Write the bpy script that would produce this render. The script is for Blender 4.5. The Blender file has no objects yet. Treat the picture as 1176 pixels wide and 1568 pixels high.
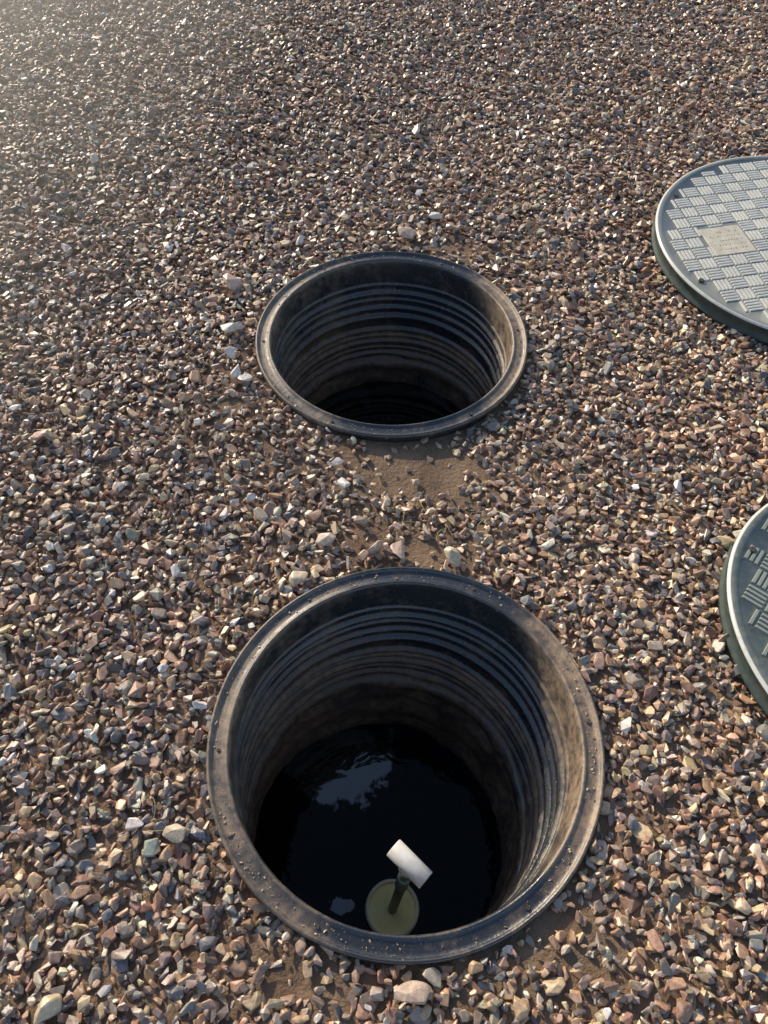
import bpy, bmesh, math, random
import numpy as np
from mathutils import Vector, Matrix
from mathutils.geometry import delaunay_2d_cdt
random.seed(7); rng=np.random.default_rng(11)
scene=bpy.context.scene
COL=scene.collection

# ------------------------------------------------------------ helpers
def link(o,parent=None):
    COL.objects.link(o)
    if parent: o.parent=parent
    return o
def empty(name,loc=(0,0,0)):
    e=bpy.data.objects.new(name,None); e.location=loc; e.empty_display_size=.1
    return link(e)
def mesh_obj(name,verts,faces,mat=None,parent=None,smooth=False,loc=(0,0,0)):
    me=bpy.data.meshes.new(name); me.from_pydata([tuple(v) for v in verts],[],[tuple(f) for f in faces]); me.update()
    me.polygons.foreach_set('use_smooth',[smooth]*len(me.polygons))
    if mat: me.materials.append(mat)
    o=bpy.data.objects.new(name,me); o.location=loc
    return link(o,parent)
def revolve(name,prof,n=128,mat=None,parent=None,fn=None,smooth=True,loc=(0,0,0)):
    vs=[];fs=[]
    for k,(r,z) in enumerate(prof):
        for i in range(n):
            a=2*math.pi*i/n
            p=(r*math.cos(a),r*math.sin(a),z)
            if fn: p=fn(p,a,r,z)
            vs.append(p)
    for k in range(len(prof)-1):
        for i in range(n):
            j=(i+1)%n
            fs.append((k*n+i,(k+1)*n+i,(k+1)*n+j,k*n+j))
    return mesh_obj(name,vs,fs,mat,parent,smooth,loc)

class NT:
    def __init__(s,name):
        s.m=bpy.data.materials.new(name); s.m.use_nodes=True
        s.t=s.m.node_tree; s.b=s.t.nodes['Principled BSDF']
    def n(s,typ,**kw):
        x=s.t.nodes.new(typ)
        for k,v in kw.items():
            if k.startswith('_'): setattr(x,k[1:],v)
            else: x.inputs[k.replace('__',' ')].default_value=v
        return x
    def l(s,a,b): s.t.links.new(a,b)
    def coord(s,out='Object'): return s.n('ShaderNodeTexCoord').outputs[out]
    def noise(s,scale,detail=4,rough=.6,vec=None):
        x=s.n('ShaderNodeTexNoise',Scale=scale,Detail=detail,Roughness=rough)
        s.l(vec if vec else s.coord(),x.inputs['Vector']); return x
    def ramp(s,fac,stops,interp='LINEAR'):
        r=s.n('ShaderNodeValToRGB'); r.color_ramp.interpolation=interp
        e=r.color_ramp.elements
        while len(e)<len(stops): e.new(.5)
        for q,(p,c) in zip(e,stops):
            q.position=p; q.color=(c,c,c,1) if not hasattr(c,'__len__') else (*c,1)
        s.l(fac,r.inputs['Fac']); return r.outputs['Color']
    def mix(s,f,a,b,blend='MIX'):
        m=s.n('ShaderNodeMix'); m.data_type='RGBA'; m.blend_type=blend
        for sock,v in ((m.inputs[0],f),(m.inputs[6],a),(m.inputs[7],b)):
            if isinstance(v,bpy.types.NodeSocket): s.l(v,sock)
            elif hasattr(v,'__len__'): sock.default_value=(*v,1)
            else: sock.default_value=v
        return m.outputs[2]
    def math(s,op,a,b):
        m=s.n('ShaderNodeMath',_operation=op)
        for i,v in enumerate((a,b)):
            if isinstance(v,bpy.types.NodeSocket): s.l(v,m.inputs[i])
            else: m.inputs[i].default_value=v
        return m.outputs[0]
    def mrange(s,v,a,b,c,d):
        m=s.n('ShaderNodeMapRange'); s.l(v,m.inputs[0])
        for i,q in enumerate((a,b,c,d)): m.inputs[i+1].default_value=q
        return m.outputs[0]
    def bump(s,h,strength=.3,dist=.002,prev=None):
        b=s.n('ShaderNodeBump',Distance=dist); s.l(h,b.inputs['Height'])
        if isinstance(strength,bpy.types.NodeSocket): s.l(strength,b.inputs['Strength'])
        else: b.inputs['Strength'].default_value=strength
        if prev: s.l(prev,b.inputs['Normal'])
        return b.outputs['Normal']

# ------------------------------------------------------------ terrain height
GZ=-0.030
def hgt(x,y):
    x=np.asarray(x,float); y=np.asarray(y,float)
    h=.006*np.sin(2.1*x+1.3*y+.4)+.005*np.sin(-3.3*x+4.1*y+1.)+.003*np.sin(7.*x+2*y)+.003*np.sin(9*y-3*x+2)
    fade=np.exp(-((x/8)**2+((y-1)/8)**2))
    return GZ+h*fade*.8
RN=(.049,.432); RF=(.009,1.483); R=.35
LIDS=[((1.195,1.885),.425,.035,math.radians(12)),((1.035,.650),.362,.032,math.radians(-38))]

# ------------------------------------------------------------ materials
def mat_ground():
    s=NT('ground_soil')
    v=s.n('ShaderNodeTexVoronoi',Scale=55.); s.l(s.coord(),v.inputs['Vector'])
    sep=s.n('ShaderNodeSeparateColor'); s.l(v.outputs['Color'],sep.inputs[0])
    grav=s.ramp(sep.outputs[0],[(0,(.08,.065,.06)),(.25,(.22,.12,.085)),(.5,(.18,.15,.145)),(.75,(.28,.19,.13)),(1,(.38,.31,.23))])
    n=s.noise(14,6,.65); soil=s.ramp(n.outputs['Fac'],[(.3,(.15,.095,.060)),(.7,(.33,.22,.14))])
    at=s.n('ShaderNodeAttribute',_attribute_name='soil')
    c=s.mix(at.outputs['Fac'],grav,soil); s.l(c,s.b.inputs['Base Color'])
    n2=s.noise(120,6,.75); n3=s.noise(30,4,.6)
    nb=s.bump(n2.outputs['Fac'],.7,.006); nb=s.bump(n3.outputs['Fac'],.6,.012,nb)
    st=s.mrange(at.outputs['Fac'],0.,1.,.8,0.)
    nb=s.bump(s.math('SUBTRACT',1.,v.outputs['Distance']),st,.012,nb); s.l(nb,s.b.inputs['Normal'])
    s.b.inputs['Roughness'].default_value=.9
    return s.m
def mat_stone():
    s=NT('crushed_stone')
    at=s.n('ShaderNodeAttribute',_attribute_name='col')
    n=s.noise(140,5,.65); mott=s.ramp(n.outputs['Fac'],[(.25,.6),(.5,1.),(.75,1.4)])
    c=s.mix(1.,at.outputs['Color'],mott,'MULTIPLY')
    n3=s.noise(420,3,.6); sp=s.ramp(n3.outputs['Fac'],[(.60,0.),(.72,.35)])
    c=s.mix(sp,c,(.50,.42,.33)); s.l(c,s.b.inputs['Base Color'])
    n2=s.noise(260,5,.7); s.l(s.bump(n2.outputs['Fac'],.4,.0014),s.b.inputs['Normal'])
    s.l(s.ramp(n.outputs['Fac'],[(.3,.26),(.7,.50)]),s.b.inputs['Roughness'])
    s.b.inputs['Specular IOR Level'].default_value=1.
    return s.m
def mat_riser():
    s=NT('black_plastic_dusty_sunlit')
    co=s.coord(); sx=s.n('ShaderNodeSeparateXYZ'); s.l(co,sx.inputs[0])
    n=s.noise(7,7,.72); n2=s.noise(55,6,.7)
    dep=s.mrange(sx.outputs[2],-.14,-.36,0.,.20)
    top=s.mrange(sx.outputs[2],-.02,-.006,0.,.03)
    left=s.mrange(sx.outputs[0],-.33,.0,.20,-.04)       # mud splashed on one side
    sun_strip=s.math('MULTIPLY',s.mrange(sx.outputs[0],.20,.30,0.,.36),s.mrange(sx.outputs[2],-.13,-.05,0.,1.))  # tan lightening paints the sunlit strip on the upper right wall
    band=s.mrange(s.math('ABSOLUTE',s.math('ADD',sx.outputs[2],.262),0.),0.,.035,.26,0.)   # mud on the joint ledge
    a=s.math('ADD',s.math('ADD',s.math('ADD',n.outputs['Fac'],dep),top),s.math('ADD',s.math('ADD',left,sun_strip),band))
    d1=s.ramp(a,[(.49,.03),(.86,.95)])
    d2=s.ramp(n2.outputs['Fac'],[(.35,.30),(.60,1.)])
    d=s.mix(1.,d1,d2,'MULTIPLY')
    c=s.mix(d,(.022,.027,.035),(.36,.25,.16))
    n4=s.noise(190,4,.6); g=s.ramp(n4.outputs['Fac'],[(.65,0.),(.70,.6)])
    c=s.mix(g,c,(.40,.31,.21)); s.l(c,s.b.inputs['Base Color'])
    s.l(s.ramp(d,[(0,.24),(.5,.58)]),s.b.inputs['Roughness'])
    s.b.inputs['Specular IOR Level'].default_value=1.
    nb=s.bump(n2.outputs['Fac'],.3,.003); nb=s.bump(n4.outputs['Fac'],.3,.0015,nb); s.l(nb,s.b.inputs['Normal'])
    return s.m
def mat_water(px,py,rad,rip):
    s=NT('dark_water')
    co=s.coord()
    s.b.inputs['Base Color'].default_value=(.003,.0045,.006,1)
    s.b.inputs['Roughness'].default_value=.03
    n=s.noise(12,2,.5); n.inputs['Distortion'].default_value=1.5
    s.l(s.bump(n.outputs['Fac'],rip,.006),s.b.inputs['Normal'])
    def blob(px,py,rad,q,amp):
        mp=s.n('ShaderNodeMapping'); mp.inputs['Location'].default_value=(-px/rad,-py/(rad*q),0); mp.inputs['Scale'].default_value=(1/rad,1/(rad*q),0)
        s.l(co,mp.inputs['Vector'])
        ln=s.n('ShaderNodeVectorMath',_operation='LENGTH'); s.l(mp.outputs[0],ln.inputs[0])
        m=s.noise(14.,4,.6)
        return s.math('ADD',ln.outputs['Value'],s.math('MULTIPLY',s.math('SUBTRACT',m.outputs['Fac'],.5),amp))
    dd=s.math('MINIMUM',blob(px,py,rad,.85,1.6),blob(-.12,-.20,.04,.5,3.0))
    k=s.ramp(dd,[(.90,1.),(1.0,0.10)])  # specular mask paints in where sky reflection and a small glint show
    s.l(k,s.b.inputs['Specular IOR Level'])
    s.b.inputs['IOR'].default_value=1.6
    return s.m
def mat_lid(name,c1,c2,r1,r2):
    s=NT(name)
    n=s.noise(6,6,.7); n2=s.noise(60,5,.7)
    c=s.ramp(n.outputs['Fac'],[(.3,c1),(.7,c2)])
    d=s.ramp(n2.outputs['Fac'],[(.45,0.),(.72,.5)])
    c=s.mix(d,c,(.36,.33,.28)); s.l(c,s.b.inputs['Base Color'])
    s.l(s.ramp(n2.outputs['Fac'],[(.3,r1),(.7,r2)]),s.b.inputs['Roughness'])
    s.l(s.bump(n2.outputs['Fac'],.2,.0015),s.b.inputs['Normal'])
    s.b.inputs['Specular IOR Level'].default_value=.9
    return s.m
def mat_simple(name,c1,c2,rough,scale=40,bump=.2):
    s=NT(name); n=s.noise(scale,5,.65)
    s.l(s.ramp(n.outputs['Fac'],[(.38,c1),(.68,c2)]),s.b.inputs['Base Color'])
    s.b.inputs['Roughness'].default_value=rough
    s.l(s.bump(n.outputs['Fac'],bump,.001),s.b.inputs['Normal'])
    return s.m
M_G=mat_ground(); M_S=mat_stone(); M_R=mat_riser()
M_L=mat_lid('lid_plastic',(.09,.12,.11),(.16,.18,.165),.34,.5)
M_L1=mat_lid('lid_plastic_glare',(.17,.195,.19),(.27,.28,.26),.30,.45)  # upper lid: glare put into a lighter copy of the plastic colour
M_BAR=mat_lid('lid_tread_glare',(.52,.54,.52),(.70,.69,.65),.24,.38)  # pale colour stands in for sheen on upper tread and lid edges
M_BAR2=mat_lid('lid_tread',(.17,.22,.20),(.30,.33,.30),.26,.42)
M_SKIRT=mat_simple('lid_skirt',(.035,.055,.052),(.07,.09,.082),.45,40)
M_PLATE=mat_simple('lid_label_plate',(.50,.46,.38),(.64,.60,.50),.55)
M_TXT=mat_simple('lid_label_text',(.34,.31,.25),(.44,.41,.34),.55)
M_PVC=mat_simple('white_pvc',(.88,.88,.86),(.78,.74,.66),.32,90)
M_STEM=mat_simple('grey_pvc',(.20,.28,.27),(.08,.11,.10),.4,60)
M_PIPE=mat_simple('stained_pipe',(.90,.84,.62),(.84,.78,.50),.5,50)
M_SCUM=mat_simple('effluent',(.88,.76,.24),(.95,.86,.38),.3,30)
M_SCREW=mat_simple('screw_steel',(.05,.045,.04),(.12,.10,.08),.4,200)
M_STRAW=mat_simple('dry_straw',(.45,.36,.18),(.55,.46,.26),.7,80)

# ------------------------------------------------------------ ground sheet with two openings
def build_ground():
    pts=[];edges=[]
    x0,x1,y0,y1=-3.,3.4,-1.6,5.6; st=.07
    holes=[RN,RF]; HR=.343; n=96
    for c in holes:
        b=len(pts)
        for i in range(n):
            a=2*math.pi*i/n; pts.append((c[0]+HR*math.cos(a),c[1]+HR*math.sin(a)))
            edges.append((b+i,b+(i+1)%n))
    y=y0
    while y<y1:
        x=x0
        while x<x1:
            px=x+random.uniform(-.02,.02); py=y+random.uniform(-.02,.02)
            if all(math.hypot(px-c[0],py-c[1])>HR+.03 for c in holes): pts.append((px,py))
            x+=st
        y+=st
    for r in (8,14,25,50,120,400,1500):
        for i in range(32):
            a=2*math.pi*i/32; pts.append((r*math.cos(a),1+r*math.sin(a)))
    res=delaunay_2d_cdt([Vector(p) for p in pts],edges,[],0,1e-5)
    V=res[0]; F=[]
    for f in res[2]:
        cx=sum(V[i][0] for i in f)/len(f); cy=sum(V[i][1] for i in f)/len(f)
        if any(math.hypot(cx-c[0],cy-c[1])<HR-.001 for c in holes): continue
        F.append(f)
    xs=np.array([v[0] for v in V]); ys=np.array([v[1] for v in V]); zs=hgt(xs,ys)
    o=mesh_obj('gravel_ground',list(zip(xs,ys,zs)),F,M_G,smooth=True)
    at=o.data.attributes.new('soil','FLOAT','POINT')
    inside=((xs>-2.9)&(xs<3.3)&(ys>-1.5)&(ys<5.4)).astype(np.float32)
    at.data.foreach_set('value',inside)
    return o
build_ground()

# ------------------------------------------------------------ stones
def proto(npts,flat,bevel,seed):
    r=random.Random(seed); bm=bmesh.new()
    for i in range(npts):
        while True:
            v=Vector((r.uniform(-1,1),r.uniform(-1,1),r.uniform(-1,1)))
            if .2<v.length<1: break
        q=v.normalized()
        e=.62
        m=max(abs(q.x),abs(q.y),abs(q.z))
        q=q*(1-e)+q/m*e*.85
        bm.verts.new((q.x,q.y*flat[0],q.z*flat[1]))
    bmesh.ops.convex_hull(bm,input=bm.verts)
    junk=[v for v in bm.verts if not v.link_faces]
    bmesh.ops.delete(bm,geom=junk,context='VERTS')
    bmesh.ops.dissolve_limit(bm,angle_limit=math.radians(14),verts=bm.verts[:],edges=bm.edges[:])
    if bevel:
        bmesh.ops.bevel(bm,geom=bm.edges[:]+bm.verts[:],offset=.06,segments=1,affect='EDGES',clamp_overlap=True)
    bmesh.ops.triangulate(bm,faces=bm.faces[:])
    bmesh.ops.recalc_face_normals(bm,faces=bm.faces[:])
    bm.verts.index_update()
    V=np.array([v.co[:] for v in bm.verts]); F=np.array([[v.index for v in f.verts] for f in bm.faces])
    bm.free(); return V,F
flats=[(.65,.42),(.5,.4),(.8,.5),(.45,.3),(.62,.55),(.7,.33)]
P_LO=[proto(12,flats[i%6],False,100+i) for i in range(18)]
P_HI=[proto(13,flats[i%6],True,300+i) for i in range(30)]

def rotmats(yaw,tax,tilt):
    cy,sy=np.cos(yaw),np.sin(yaw); n=len(yaw)
    Rz=np.zeros((n,3,3)); Rz[:,0,0]=cy;Rz[:,0,1]=-sy;Rz[:,1,0]=sy;Rz[:,1,1]=cy;Rz[:,2,2]=1
    kx,ky=np.cos(tax),np.sin(tax); c=np.cos(tilt); s=np.sin(tilt)
    T=np.zeros((n,3,3))
    T[:,0,0]=c+kx*kx*(1-c);T[:,0,1]=kx*ky*(1-c);T[:,0,2]=ky*s
    T[:,1,0]=kx*ky*(1-c);T[:,1,1]=c+ky*ky*(1-c);T[:,1,2]=-kx*s
    T[:,2,0]=-ky*s;T[:,2,1]=kx*s;T[:,2,2]=c
    return T@Rz
def stones(name,pos,size,tilt_sd,cols,hi,mat=M_S):
    n=len(pos); RM=rotmats(rng.uniform(0,6.283,n),rng.uniform(0,6.283,n),np.abs(rng.normal(0,tilt_sd,n)))
    sc=size[:,None]*rng.uniform(.85,1.15,(n,3))
    AV=[];AF=[];AC=[];off=0
    for H,PR in ((False,P_LO),(True,P_HI)):
        ids=np.where(hi==H)[0]
        if len(ids)==0: continue
        pid=rng.integers(0,len(PR),len(ids))
        for k,(V,F) in enumerate(PR):
            sel=ids[pid==k]
            if len(sel)==0: continue
            loc=V[None,:,:]*sc[sel][:,None,:]
            w=np.einsum('nij,nvj->nvi',RM[sel],loc)+pos[sel][:,None,:]
            m=len(sel); nv=len(V)
            AV.append(w.reshape(-1,3))
            AF.append((F[None]+(np.arange(m)*nv)[:,None,None]+off).reshape(-1,3))
            AC.append(np.repeat(cols[sel],nv,axis=0)); off+=m*nv
    V=np.concatenate(AV).astype(np.float32);F=np.concatenate(AF).astype(np.int32);C=np.concatenate(AC).astype(np.float32)
    me=bpy.data.meshes.new(name)
    me.vertices.add(len(V)); me.vertices.foreach_set('co',V.ravel())
    me.loops.add(len(F)*3); me.loops.foreach_set('vertex_index',F.ravel())
    me.polygons.add(len(F)); me.polygons.foreach_set('loop_start',np.arange(0,len(F)*3,3,dtype=np.int32))
    me.update(calc_edges=True)
    me.polygons.foreach_set('use_smooth',np.zeros(len(F),dtype=bool))
    a=me.attributes.new('col','FLOAT_COLOR','POINT')
    a.data.foreach_set('color',np.concatenate([C,np.ones((len(C),1),np.float32)],1).ravel())
    me.materials.append(mat); me.update()
    print(name,len(pos),'stones',len(F),'tris')
    o=bpy.data.objects.new(name,me); return link(o)

PAL=np.array([(.28,.155,.100),(.37,.220,.130),(.24,.170,.138),(.19,.178,.172),(.49,.355,.21),(.33,.275,.215),(.10,.08,.07),(.62,.52,.38),(.44,.275,.18),(.80,.73,.65)])*1.18
PW=np.array([.19,.18,.16,.09,.13,.10,.06,.045,.07,.012]); PW/=PW.sum()
def soilmask(x,y):
    def g(cx,cy,sx,sy): return np.exp(-((x-cx)/sx)**2-((y-cy)/sy)**2)
    return np.clip(1.6*g(.05,1.06,.18,.085)+.8*g(-.12,.06,.15,.045)+.75*g(.06,.84,.24,.08)+.7*g(-.36,1.25,.10,.14)+.6*g(.28,.13,.15,.06)+.75*g(.15,1.87,.3,.06)+.6*g(.40,1.62,.06,.16),0,1)
def scatter(cell,y0,y1,keep,zoff,wide=0):
    ys=np.arange(y0,y1,cell); L=[]
    for y in ys:
        hw=.68+.42*max(y,-.2)+.30+wide
        xs=np.arange(-hw,hw,cell); L.append(np.stack([xs,np.full_like(xs,y)],1))
    p=np.concatenate(L); p+=rng.uniform(-.55,.55,p.shape)*cell
    k=rng.random(len(p))<keep; p=p[k]
    x,y=p[:,0],p[:,1]
    m=np.ones(len(p),bool)
    for c in (RN,RF): m&=np.hypot(x-c[0],y-c[1])>R+.004+rng.normal(0,.004,len(p))
    for c,r,zt,_ in LIDS: m&=np.hypot(x-c[0],y-c[1])>r-.03
    sm=soilmask(x,y); m&=rng.random(len(p))>sm*.88
    p=p[m]; z=hgt(p[:,0],p[:,1])+zoff
    return np.column_stack([p,z])
A=scatter(.0150,-.5,1.9,1.,.002)
B=scatter(.0162,1.9,4.2,1.,.002)
A2=scatter(.0192,-.5,1.9,.66,.0095)
B2=scatter(.0210,1.9,4.2,.62,.009)
A3=scatter(.03,-.5,4.2,.35,.014)
P=np.concatenate([A,B,A2,B2,A3]); n=len(P)
P[:,2]+=rng.uniform(-.002,.003,n)
size=np.clip(rng.lognormal(math.log(.0112),.29,n),.0045,.021)
ci=rng.choice(len(PAL),n,p=PW); C=PAL[ci]*rng.uniform(.65,1.3,(n,1))*rng.uniform(.94,1.06,(n,3))
sm=soilmask(P[:,0],P[:,1])[:,None]; C=C*(1-.5*sm)+np.array([.42,.29,.19])*.5*sm
hi=(P[:,1]<1.5)&(np.abs(P[:,0])<.75+.3*np.maximum(P[:,1],0))&(P[:,1]>-.1)
stones('gravel',P,size,.5,C,hi)
xs,ys=np.meshgrid(np.arange(-4.5,5,.045),np.arange(-2.,7.5,.045)); xs=xs.ravel()+rng.uniform(-.02,.02,xs.size); ys=ys.ravel()+rng.uniform(-.02,.02,ys.size)
m=(np.abs(xs)>.68+.42*np.maximum(ys,-.2)+.28)|(ys>4.18)|(ys<-.48)
for c,r,zt,_ in LIDS: m&=np.hypot(xs-c[0],ys-c[1])>r+.01
xs=xs[m];ys=ys[m];n=len(xs)
stones('loose_gravel',np.column_stack([xs,ys,hgt(xs,ys)+.004]),np.clip(rng.lognormal(math.log(.015),.25,n),.006,.025),.4,PAL[rng.choice(len(PAL),n,p=PW)],np.zeros(n,bool))
BIG=[(.079,2.533,.030,0),(.086,2.150,.024,0),(.134,2.022,.022,0),(.185,1.967,.022,1),(-.263,1.876,.022,0),(-.426,1.677,.035,2),(-.407,1.501,.038,0),(-.965,2.279,.027,0),
(-.80,1.112,.024,2),(-.298,.954,.017,0),(-.268,.911,.019,3),(-.344,.912,.017,0),(-.092,1.0,.018,0),(-.122,.848,.024,1),(-.172,.754,.024,3),(.029,.822,.026,2),(-.018,.831,.025,1),
(.146,.811,.028,3),(.047,1.923,.038,1),(-.733,.674,.016,2),(.060,.046,.029,1),(-.335,.262,.022,3),(-.37,.24,.020,4),(-.401,.040,.015,0),(-.483,.015,.026,3),(-.359,.655,.017,2),
(-.378,1.333,.025,0),(-.35,1.31,.020,0),(-.271,.746,.017,1),(.006,.954,.021,1),(.45,.464,.018,0),(-.11,1.06,.017,0),(.36,.9,.014,1),(.1,.93,.016,3),(.49,1.25,.015,0),(-.55,1.4,.015,1),(.3,1.9,.019,1),(-.05,1.92,.019,1),
(-.2,1.0,.018,1),(-.05,.90,.018,1),(.09,.88,.017,1),(-.21,.86,.017,1),(-.40,1.40,.018,0),(-.30,1.86,.019,1),(-.07,.79,.015,1),(.2,.86,.015,1)]
BC=np.array([(.78,.70,.63),(.50,.37,.28),(.68,.46,.34),(.64,.50,.33),(.34,.38,.31)])
for i in range(100):
    y=random.uniform(.0,3.6); x=random.uniform(-1,1)*(.6+.35*y)
    if min(math.hypot(x-c[0],y-c[1]) for c in (RN,RF))<.38: continue
    if min(math.hypot(x-l[0][0],y-l[0][1])-l[1] for l in LIDS)<.02: continue
    BIG.append((x,y,random.uniform(.010,.015),random.choice([0,0,1,2,3])))
b=np.array(BIG); bp=np.column_stack([b[:,0],b[:,1],hgt(b[:,0],b[:,1])+.014+b[:,2]*.32])
stones('pale_stones',bp,b[:,2]*1.08,.3,BC[b[:,3].astype(int)],np.ones(len(b),bool))

# ------------------------------------------------------------ risers
def riser_profile(wd):
    p=[(.338,-.14),(.346,-.06),(.3465,-.02),(.350,-.016),(.352,-.008),(.3515,-.002),(.349,.0005),(.3465,.0005),(.3445,-.003),(.342,-.006),
       (.336,-.0065),(.328,-.0055),(.3215,-.005),(.3190,-.002),(.3165,-.001),(.3140,-.002),(.3120,-.006),(.3108,-.02),(.3100,-.05),(.3095,-.072)]
    z=-.076
    def rib(z,d,h,ro):
        return [(ro,z),(ro-.25*d,z-.12*h),(ro-.85*d,z-.28*h),(ro-d,z-.42*h),(ro-d,z-.58*h),(ro-.85*d,z-.72*h),(ro-.25*d,z-.88*h),(ro,z-h)]
    for i,(h,d) in enumerate([(.012,.004),(.020,.008),(.012,.0045),(.022,.008)]):
        p+=rib(z,d,h,.3095); z-=h+(.008 if i%2 else .013)
    p+=[(.3095,z),(.307,z-.004),(.299,z-.006),(.298,z-.016),(.306,z-.020),(.3075,z-.045)]; z-=.050
    for i,(h,d) in enumerate([(.018,.009),(.012,.004),(.018,.008),(.012,.004),(.02,.009)]):
        p+=rib(z,d,h,.3075); z-=h+(.007 if i%2 else .011)
    p+=[(.3075,z),(.298,z-.004),(.292,z-.008),(.2905,z-.03)]; z-=.035
    while z>-wd-.08:
        p.append((.2955+.003*math.sin(z*90),z)); z-=.012
    p.append((.296,-wd-.12))
    return p
def build_riser(name,c,wd,tilt,cr,patch):
    e=empty(name,(c[0],c[1],0))
    def fn(p,a,r,z):
        k=max(0,-z-.02); w=.0
        if z<-.34: w=.0035*math.sin(5*a+z*40)+.002*math.sin(13*a-z*90)+.0012*math.sin(31*a+z*160)
        elif z<-.035: w=.0014*math.sin(3*a+z*9)+.001*math.sin(7*a-z*22)
        rr=(r+w)/r; o=.0022*math.sin(2*a+.6)/r+1
        return (p[0]*rr*o+tilt[0]*k,p[1]*rr*o+tilt[1]*k,z)
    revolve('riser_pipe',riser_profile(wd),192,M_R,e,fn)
    n=96; r=.31
    cx,cy=tilt[0]*wd,tilt[1]*wd
    vs=[(cx,cy,-wd)]+[(cx+r*math.cos(2*math.pi*i/n),cy+r*math.sin(2*math.pi*i/n),-wd) for i in range(n)]
    mesh_obj('water',vs,[(0,1+i,1+(i+1)%n) for i in range(n)],mat_water(*patch),e)
    bm=bmesh.new()
    for i in range(6):
        a=2*math.pi*i/6+.1
        g=bmesh.ops.create_cone(bm,cap_ends=True,segments=12,radius1=.0036,radius2=.0028,depth=.003)
        bmesh.ops.translate(bm,verts=g['verts'],vec=(.3325*math.cos(a),.3325*math.sin(a),-.0045))
    me=bpy.data.meshes.new('flange_screws'); bm.to_mesh(me); bm.free(); me.materials.append(M_SCREW)
    link(bpy.data.objects.new('flange_screws',me),e)
    n=cr; a=rng.uniform(0,6.283,n); cl=np.sin(a*3+c[1]*5)+np.sin(a*7+1); a=a[(cl>0)|(rng.random(n)<.2)]; n=len(a)
    rr=rng.uniform(.322,.345,n)
    q=np.column_stack([rr*np.cos(a),rr*np.sin(a),np.full(n,-.0050)])
    s=np.clip(rng.lognormal(math.log(.0013),.55,n),.0006,.0055)
    o=stones('flange_grit',q,s,.4,np.tile(np.array([(.42,.31,.20)]),(n,1))*rng.uniform(.6,1.4,(n,1)),np.zeros(n,bool)); o.parent=e
    return e
near=build_riser('septic_tank_riser',RN,.60,(-.085,-.12),700,(-.150,.135,.140,.16))
far=build_riser('septic_tank_riser',RF,.46,(-.02,-.02),450,(0.0,.0,.9,.12))

# ------------------------------------------------------------ pipe with tee handle
def tube(name,p0,p1,r,mat,parent,ri=None,n=32,cap=True):
    p0=Vector(p0);p1=Vector(p1);d=(p1-p0);L=d.length;q=d.to_track_quat('Z','Y').to_matrix().to_4x4()
    ri=ri if ri else 0
    b=.06*r
    prof=[(r-b,0),(r,b),(r,L-b),(r-b,L)]
    if ri: prof=[(ri,0)]+prof+[(ri,L),(ri,0)]
    else: prof=[(.0001,0)]+prof+[(.0001,L)]
    o=revolve(name,prof,n,mat,parent,smooth=False)
    o.data.transform(Matrix.Translation(p0)@q)
    bm=bmesh.new(); bm.from_mesh(o.data); bmesh.ops.recalc_face_normals(bm,faces=bm.faces[:])
    for f in bm.faces: f.smooth=len(f.verts)==4 and f.calc_area()>r*r*.02
    bm.to_mesh(o.data); bm.free()
    return o
PB=Vector((.040,.222,-.56)); PT=Vector((.0614,.2465,-.145))
e=empty('outlet_pipe_filter',(0,0,0))
tube('filter_housing',(PB.x,PB.y,-.75),(PB.x,PB.y,-.542),.060,M_PIPE,e,.0535,48)
revolve('effluent_surface',[(.0001,-.552),(.054,-.552)],48,M_SCUM,e,loc=(PB.x,PB.y,0))
tube('handle_stem',(PB.x-.002,PB.y-.004,-.60),PT,.0102,M_STEM,e,n=24)
u=(PT-PB).normalized()
tube('stem_coupling',PT-u*.17,PT-u*.10,.0134,M_STEM,e,n=28)
ax=Vector((.74,-.66,-.05)).normalized()
tube('tee_crossbar',PT-ax*.040,PT+ax*.040,.0183,M_PVC,e,.0140,40)
tube('tee_branch',PT-u*.036,PT-u*.008,.0168,M_PVC,e,.0103,36)

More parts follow.
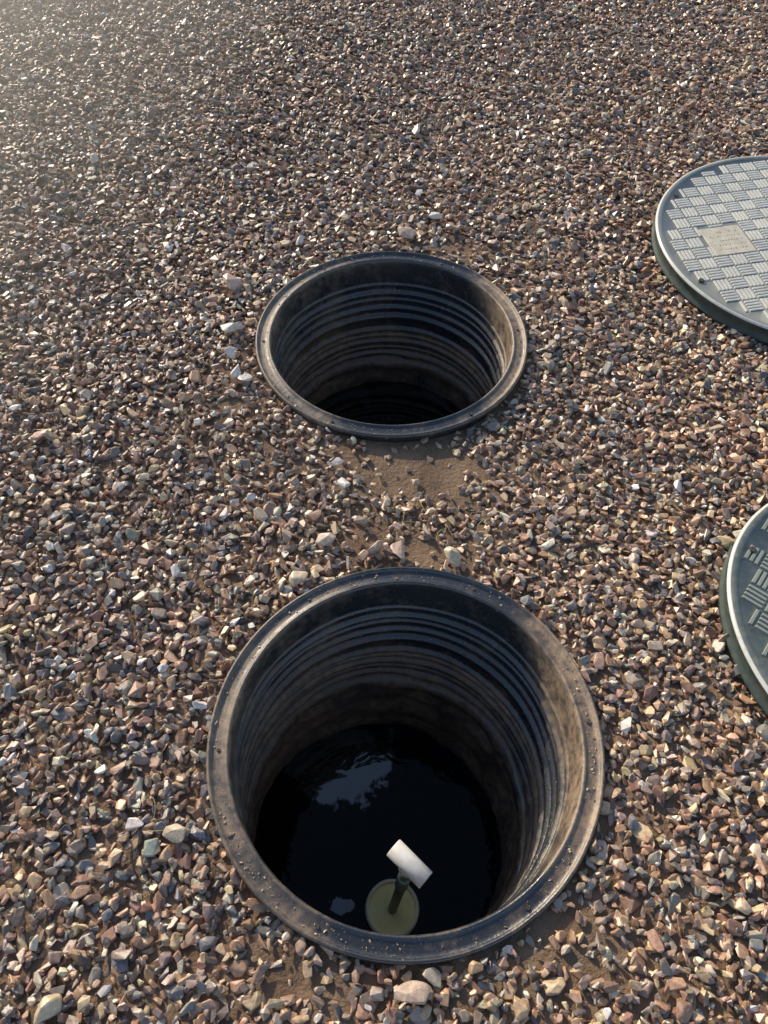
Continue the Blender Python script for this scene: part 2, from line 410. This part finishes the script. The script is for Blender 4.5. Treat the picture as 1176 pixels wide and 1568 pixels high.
# ------------------------------------------------------------ lids
def build_lid(name,c,r,zt,ang,patch,MB,ML):
    e=empty(name,(c[0],c[1],zt))
    prof=[(.0001,0),(r*.5,0),(r-.020,0),(r-.018,.0025),(r-.006,.0025),(r-.002,.001),(r,-.003),(r,-.010),(r-.004,-.013),(r-.006,-.016),(r-.006,-.038),(r-.001,-.041),(r-.001,-.048),(r-.012,-.050),(r-.02,-.045)]
    o=revolve('lid_disc',prof,160,ML,e)
    o.data.materials.append(M_BAR); o.data.materials.append(M_SKIRT)
    for f in o.data.polygons:
        k=f.index//160
        if 4<=k<=5: f.material_index=1  # sun highlight on the rim edge, painted with the pale material
        if k>5: f.material_index=2
    bm=bmesh.new(); cell=.046; N=int(r/cell)+2; ca,sa=math.cos(ang),math.sin(ang)
    def bar(cx,cy,hx,hy,h=.0030):
        vs=[]
        for z in (0.0,h):
            for sx,sy in ((-1,-1),(1,-1),(1,1),(-1,1)):
                ins=.0012 if z>0 else 0
                x=cx+sx*(hx-ins); y=cy+sy*(hy-ins)
                vs.append(bm.verts.new((x*ca-y*sa,x*sa+y*ca,z+.0001)))
        for f in ((4,5,6,7),(0,1,5,4),(1,2,6,5),(2,3,7,6),(3,0,4,7)): bm.faces.new([vs[i] for i in f])
    pc,ps=patch
    for i in range(-N,N+1):
        for j in range(-N,N+1):
            X=i*cell;Y=j*cell
            for k in range(4):
                o=(k-1.5)*.0108
                if (i+j)%2: bx,by,hx,hy=X,Y+o,.0205,.0038
                else: bx,by,hx,hy=X+o,Y,.0038,.0205
                if math.hypot(abs(bx)+hx,abs(by)+hy)>r-.024: continue
                if pc and abs(bx-pc[0])<ps[0]+hx and abs(by-pc[1])<ps[1]+hy: continue
                bar(bx,by,hx,hy)
    me=bpy.data.meshes.new('tread_bars'); bm.to_mesh(me); bm.free(); me.materials.append(MB)
    link(bpy.data.objects.new('tread_bars',me),e)
    if pc:
        bm=bmesh.new(); bar(pc[0],pc[1],ps[0]-.001,ps[1]-.001,.0022)
        me=bpy.data.meshes.new('label_plate'); bm.to_mesh(me); bm.free(); me.materials.append(M_PLATE)
        link(bpy.data.objects.new('label_plate',me),e)
        bm=bmesh.new()
        for row in range(5):
            x=-ps[0]+.014
            while x<ps[0]-.018:
                w=random.uniform(.0012,.0035)
                if random.random()<.8:
                    bar(pc[0]+x+w,pc[1]+ps[1]*(.62-.31*row),w,.0022 if row else .004,.0032)
                x+=2*w+.003
        me=bpy.data.meshes.new('label_text'); bm.to_mesh(me); bm.free(); me.materials.append(M_TXT)
        link(bpy.data.objects.new('label_text',me),e)
    bm=bmesh.new()
    for i in range(6):
        a=i*math.pi/3+.5
        g=bmesh.ops.create_cone(bm,cap_ends=True,segments=6,radius1=.008,radius2=.007,depth=.006)
        bmesh.ops.translate(bm,verts=g['verts'],vec=((r-.035)*math.cos(a),(r-.035)*math.sin(a),.003))
    me=bpy.data.meshes.new('lid_bolts'); bm.to_mesh(me); bm.free(); me.materials.append(M_SCREW)
    link(bpy.data.objects.new('lid_bolts',me),e)
    return e
l1=build_lid('septic_tank_lid',LIDS[0][0],LIDS[0][1],LIDS[0][2],LIDS[0][3],((-.225,.04),(.062,.062)),M_BAR,M_L1)
l2=build_lid('septic_tank_lid',LIDS[1][0],LIDS[1][1],LIDS[1][2],LIDS[1][3],(None,None),M_BAR2,M_L)
l1.rotation_euler=(math.radians(1.5),math.radians(-1.),0); l2.rotation_euler=(math.radians(-1),math.radians(1),0)

# ------------------------------------------------------------ dry straws
cu=bpy.data.curves.new('dry_straws','CURVE'); cu.dimensions='3D'; cu.bevel_depth=.0006; cu.bevel_resolution=1
for cx,cy,k,sp in ((.05,.93,12,.10),(-.02,.99,4,.08),(-.30,.68,3,.05),(-.36,.26,2,.04),(.12,.86,5,.07)):
    for i in range(k):
        x=cx+random.gauss(0,sp*.5);y=cy+random.gauss(0,sp*.35);a=random.uniform(0,6.28);L=random.uniform(.015,.045)
        s=cu.splines.new('POLY'); s.points.add(4); b=random.uniform(-.8,.8)
        for q in range(5):
            t=q/4; aa=a+b*t
            s.points[q].co=(x+L*t*math.cos(aa),y+L*t*math.sin(aa),float(hgt(x,y))+.015+.006*math.sin(t*3.1)*random.uniform(.5,1),1)
cu.materials.append(M_STRAW); link(bpy.data.objects.new('dry_straws',cu))

# ------------------------------------------------------------ added haze volume imitating the lens flare veil
hm=bpy.data.materials.new('flare_haze'); hm.use_nodes=True; t=hm.node_tree; t.nodes.clear()
out=t.nodes.new('ShaderNodeOutputMaterial'); vs_=t.nodes.new('ShaderNodeVolumeScatter')
vs_.inputs['Color'].default_value=(.97,1,.93,1); vs_.inputs['Density'].default_value=.27; vs_.inputs['Anisotropy'].default_value=.72
t.links.new(vs_.outputs[0],out.inputs['Volume'])
hz0,hz1=.012,.95
base=[(-8,.75),(-.75,.95),(.75,10),(-8,10)]
mesh_obj('flare_haze',[(x,y,hz0) for x,y in base]+[(x,y,hz1) for x,y in base],
 [(3,2,1,0),(4,5,6,7),(0,1,5,4),(1,2,6,5),(2,3,7,6),(3,0,4,7)],hm)

# ------------------------------------------------------------ light
AZ=127; EL=26
az=math.radians(AZ);el=math.radians(EL)
sd=Vector((math.cos(az)*math.cos(el),math.sin(az)*math.cos(el),math.sin(el)))
L=bpy.data.lights.new('sun','SUN'); L.energy=5; L.angle=math.radians(.5); L.color=(1,.87,.66)
so=bpy.data.objects.new('sun',L); so.rotation_euler=sd.to_track_quat('Z','Y').to_euler(); so.location=(-3,4,5); link(so)
w=bpy.data.worlds.new('World'); scene.world=w; w.use_nodes=True
nt=w.node_tree; bg=nt.nodes['Background']; sky=nt.nodes.new('ShaderNodeTexSky'); sky.sky_type='NISHITA'; sky.sun_disc=False
sky.sun_elevation=el; sky.sun_rotation=math.radians(90-AZ); nt.links.new(sky.outputs[0],bg.inputs[0]); bg.inputs[1].default_value=.15

# ------------------------------------------------------------ camera
cd=bpy.data.cameras.new('camera'); cd.sensor_fit='VERTICAL'; cd.sensor_height=36; cd.lens=26; cd.clip_start=.01; cd.clip_end=4000
co=bpy.data.objects.new('camera',cd); link(co)
co.matrix_world=Matrix.Translation((0,0,1.31))@Matrix.Rotation(math.radians(35),4,'X')@Matrix.Rotation(math.radians(1.4),4,'Z')
scene.camera=co
scene.view_settings.view_transform='Standard'; scene.view_settings.look='None'; scene.view_settings.exposure=0
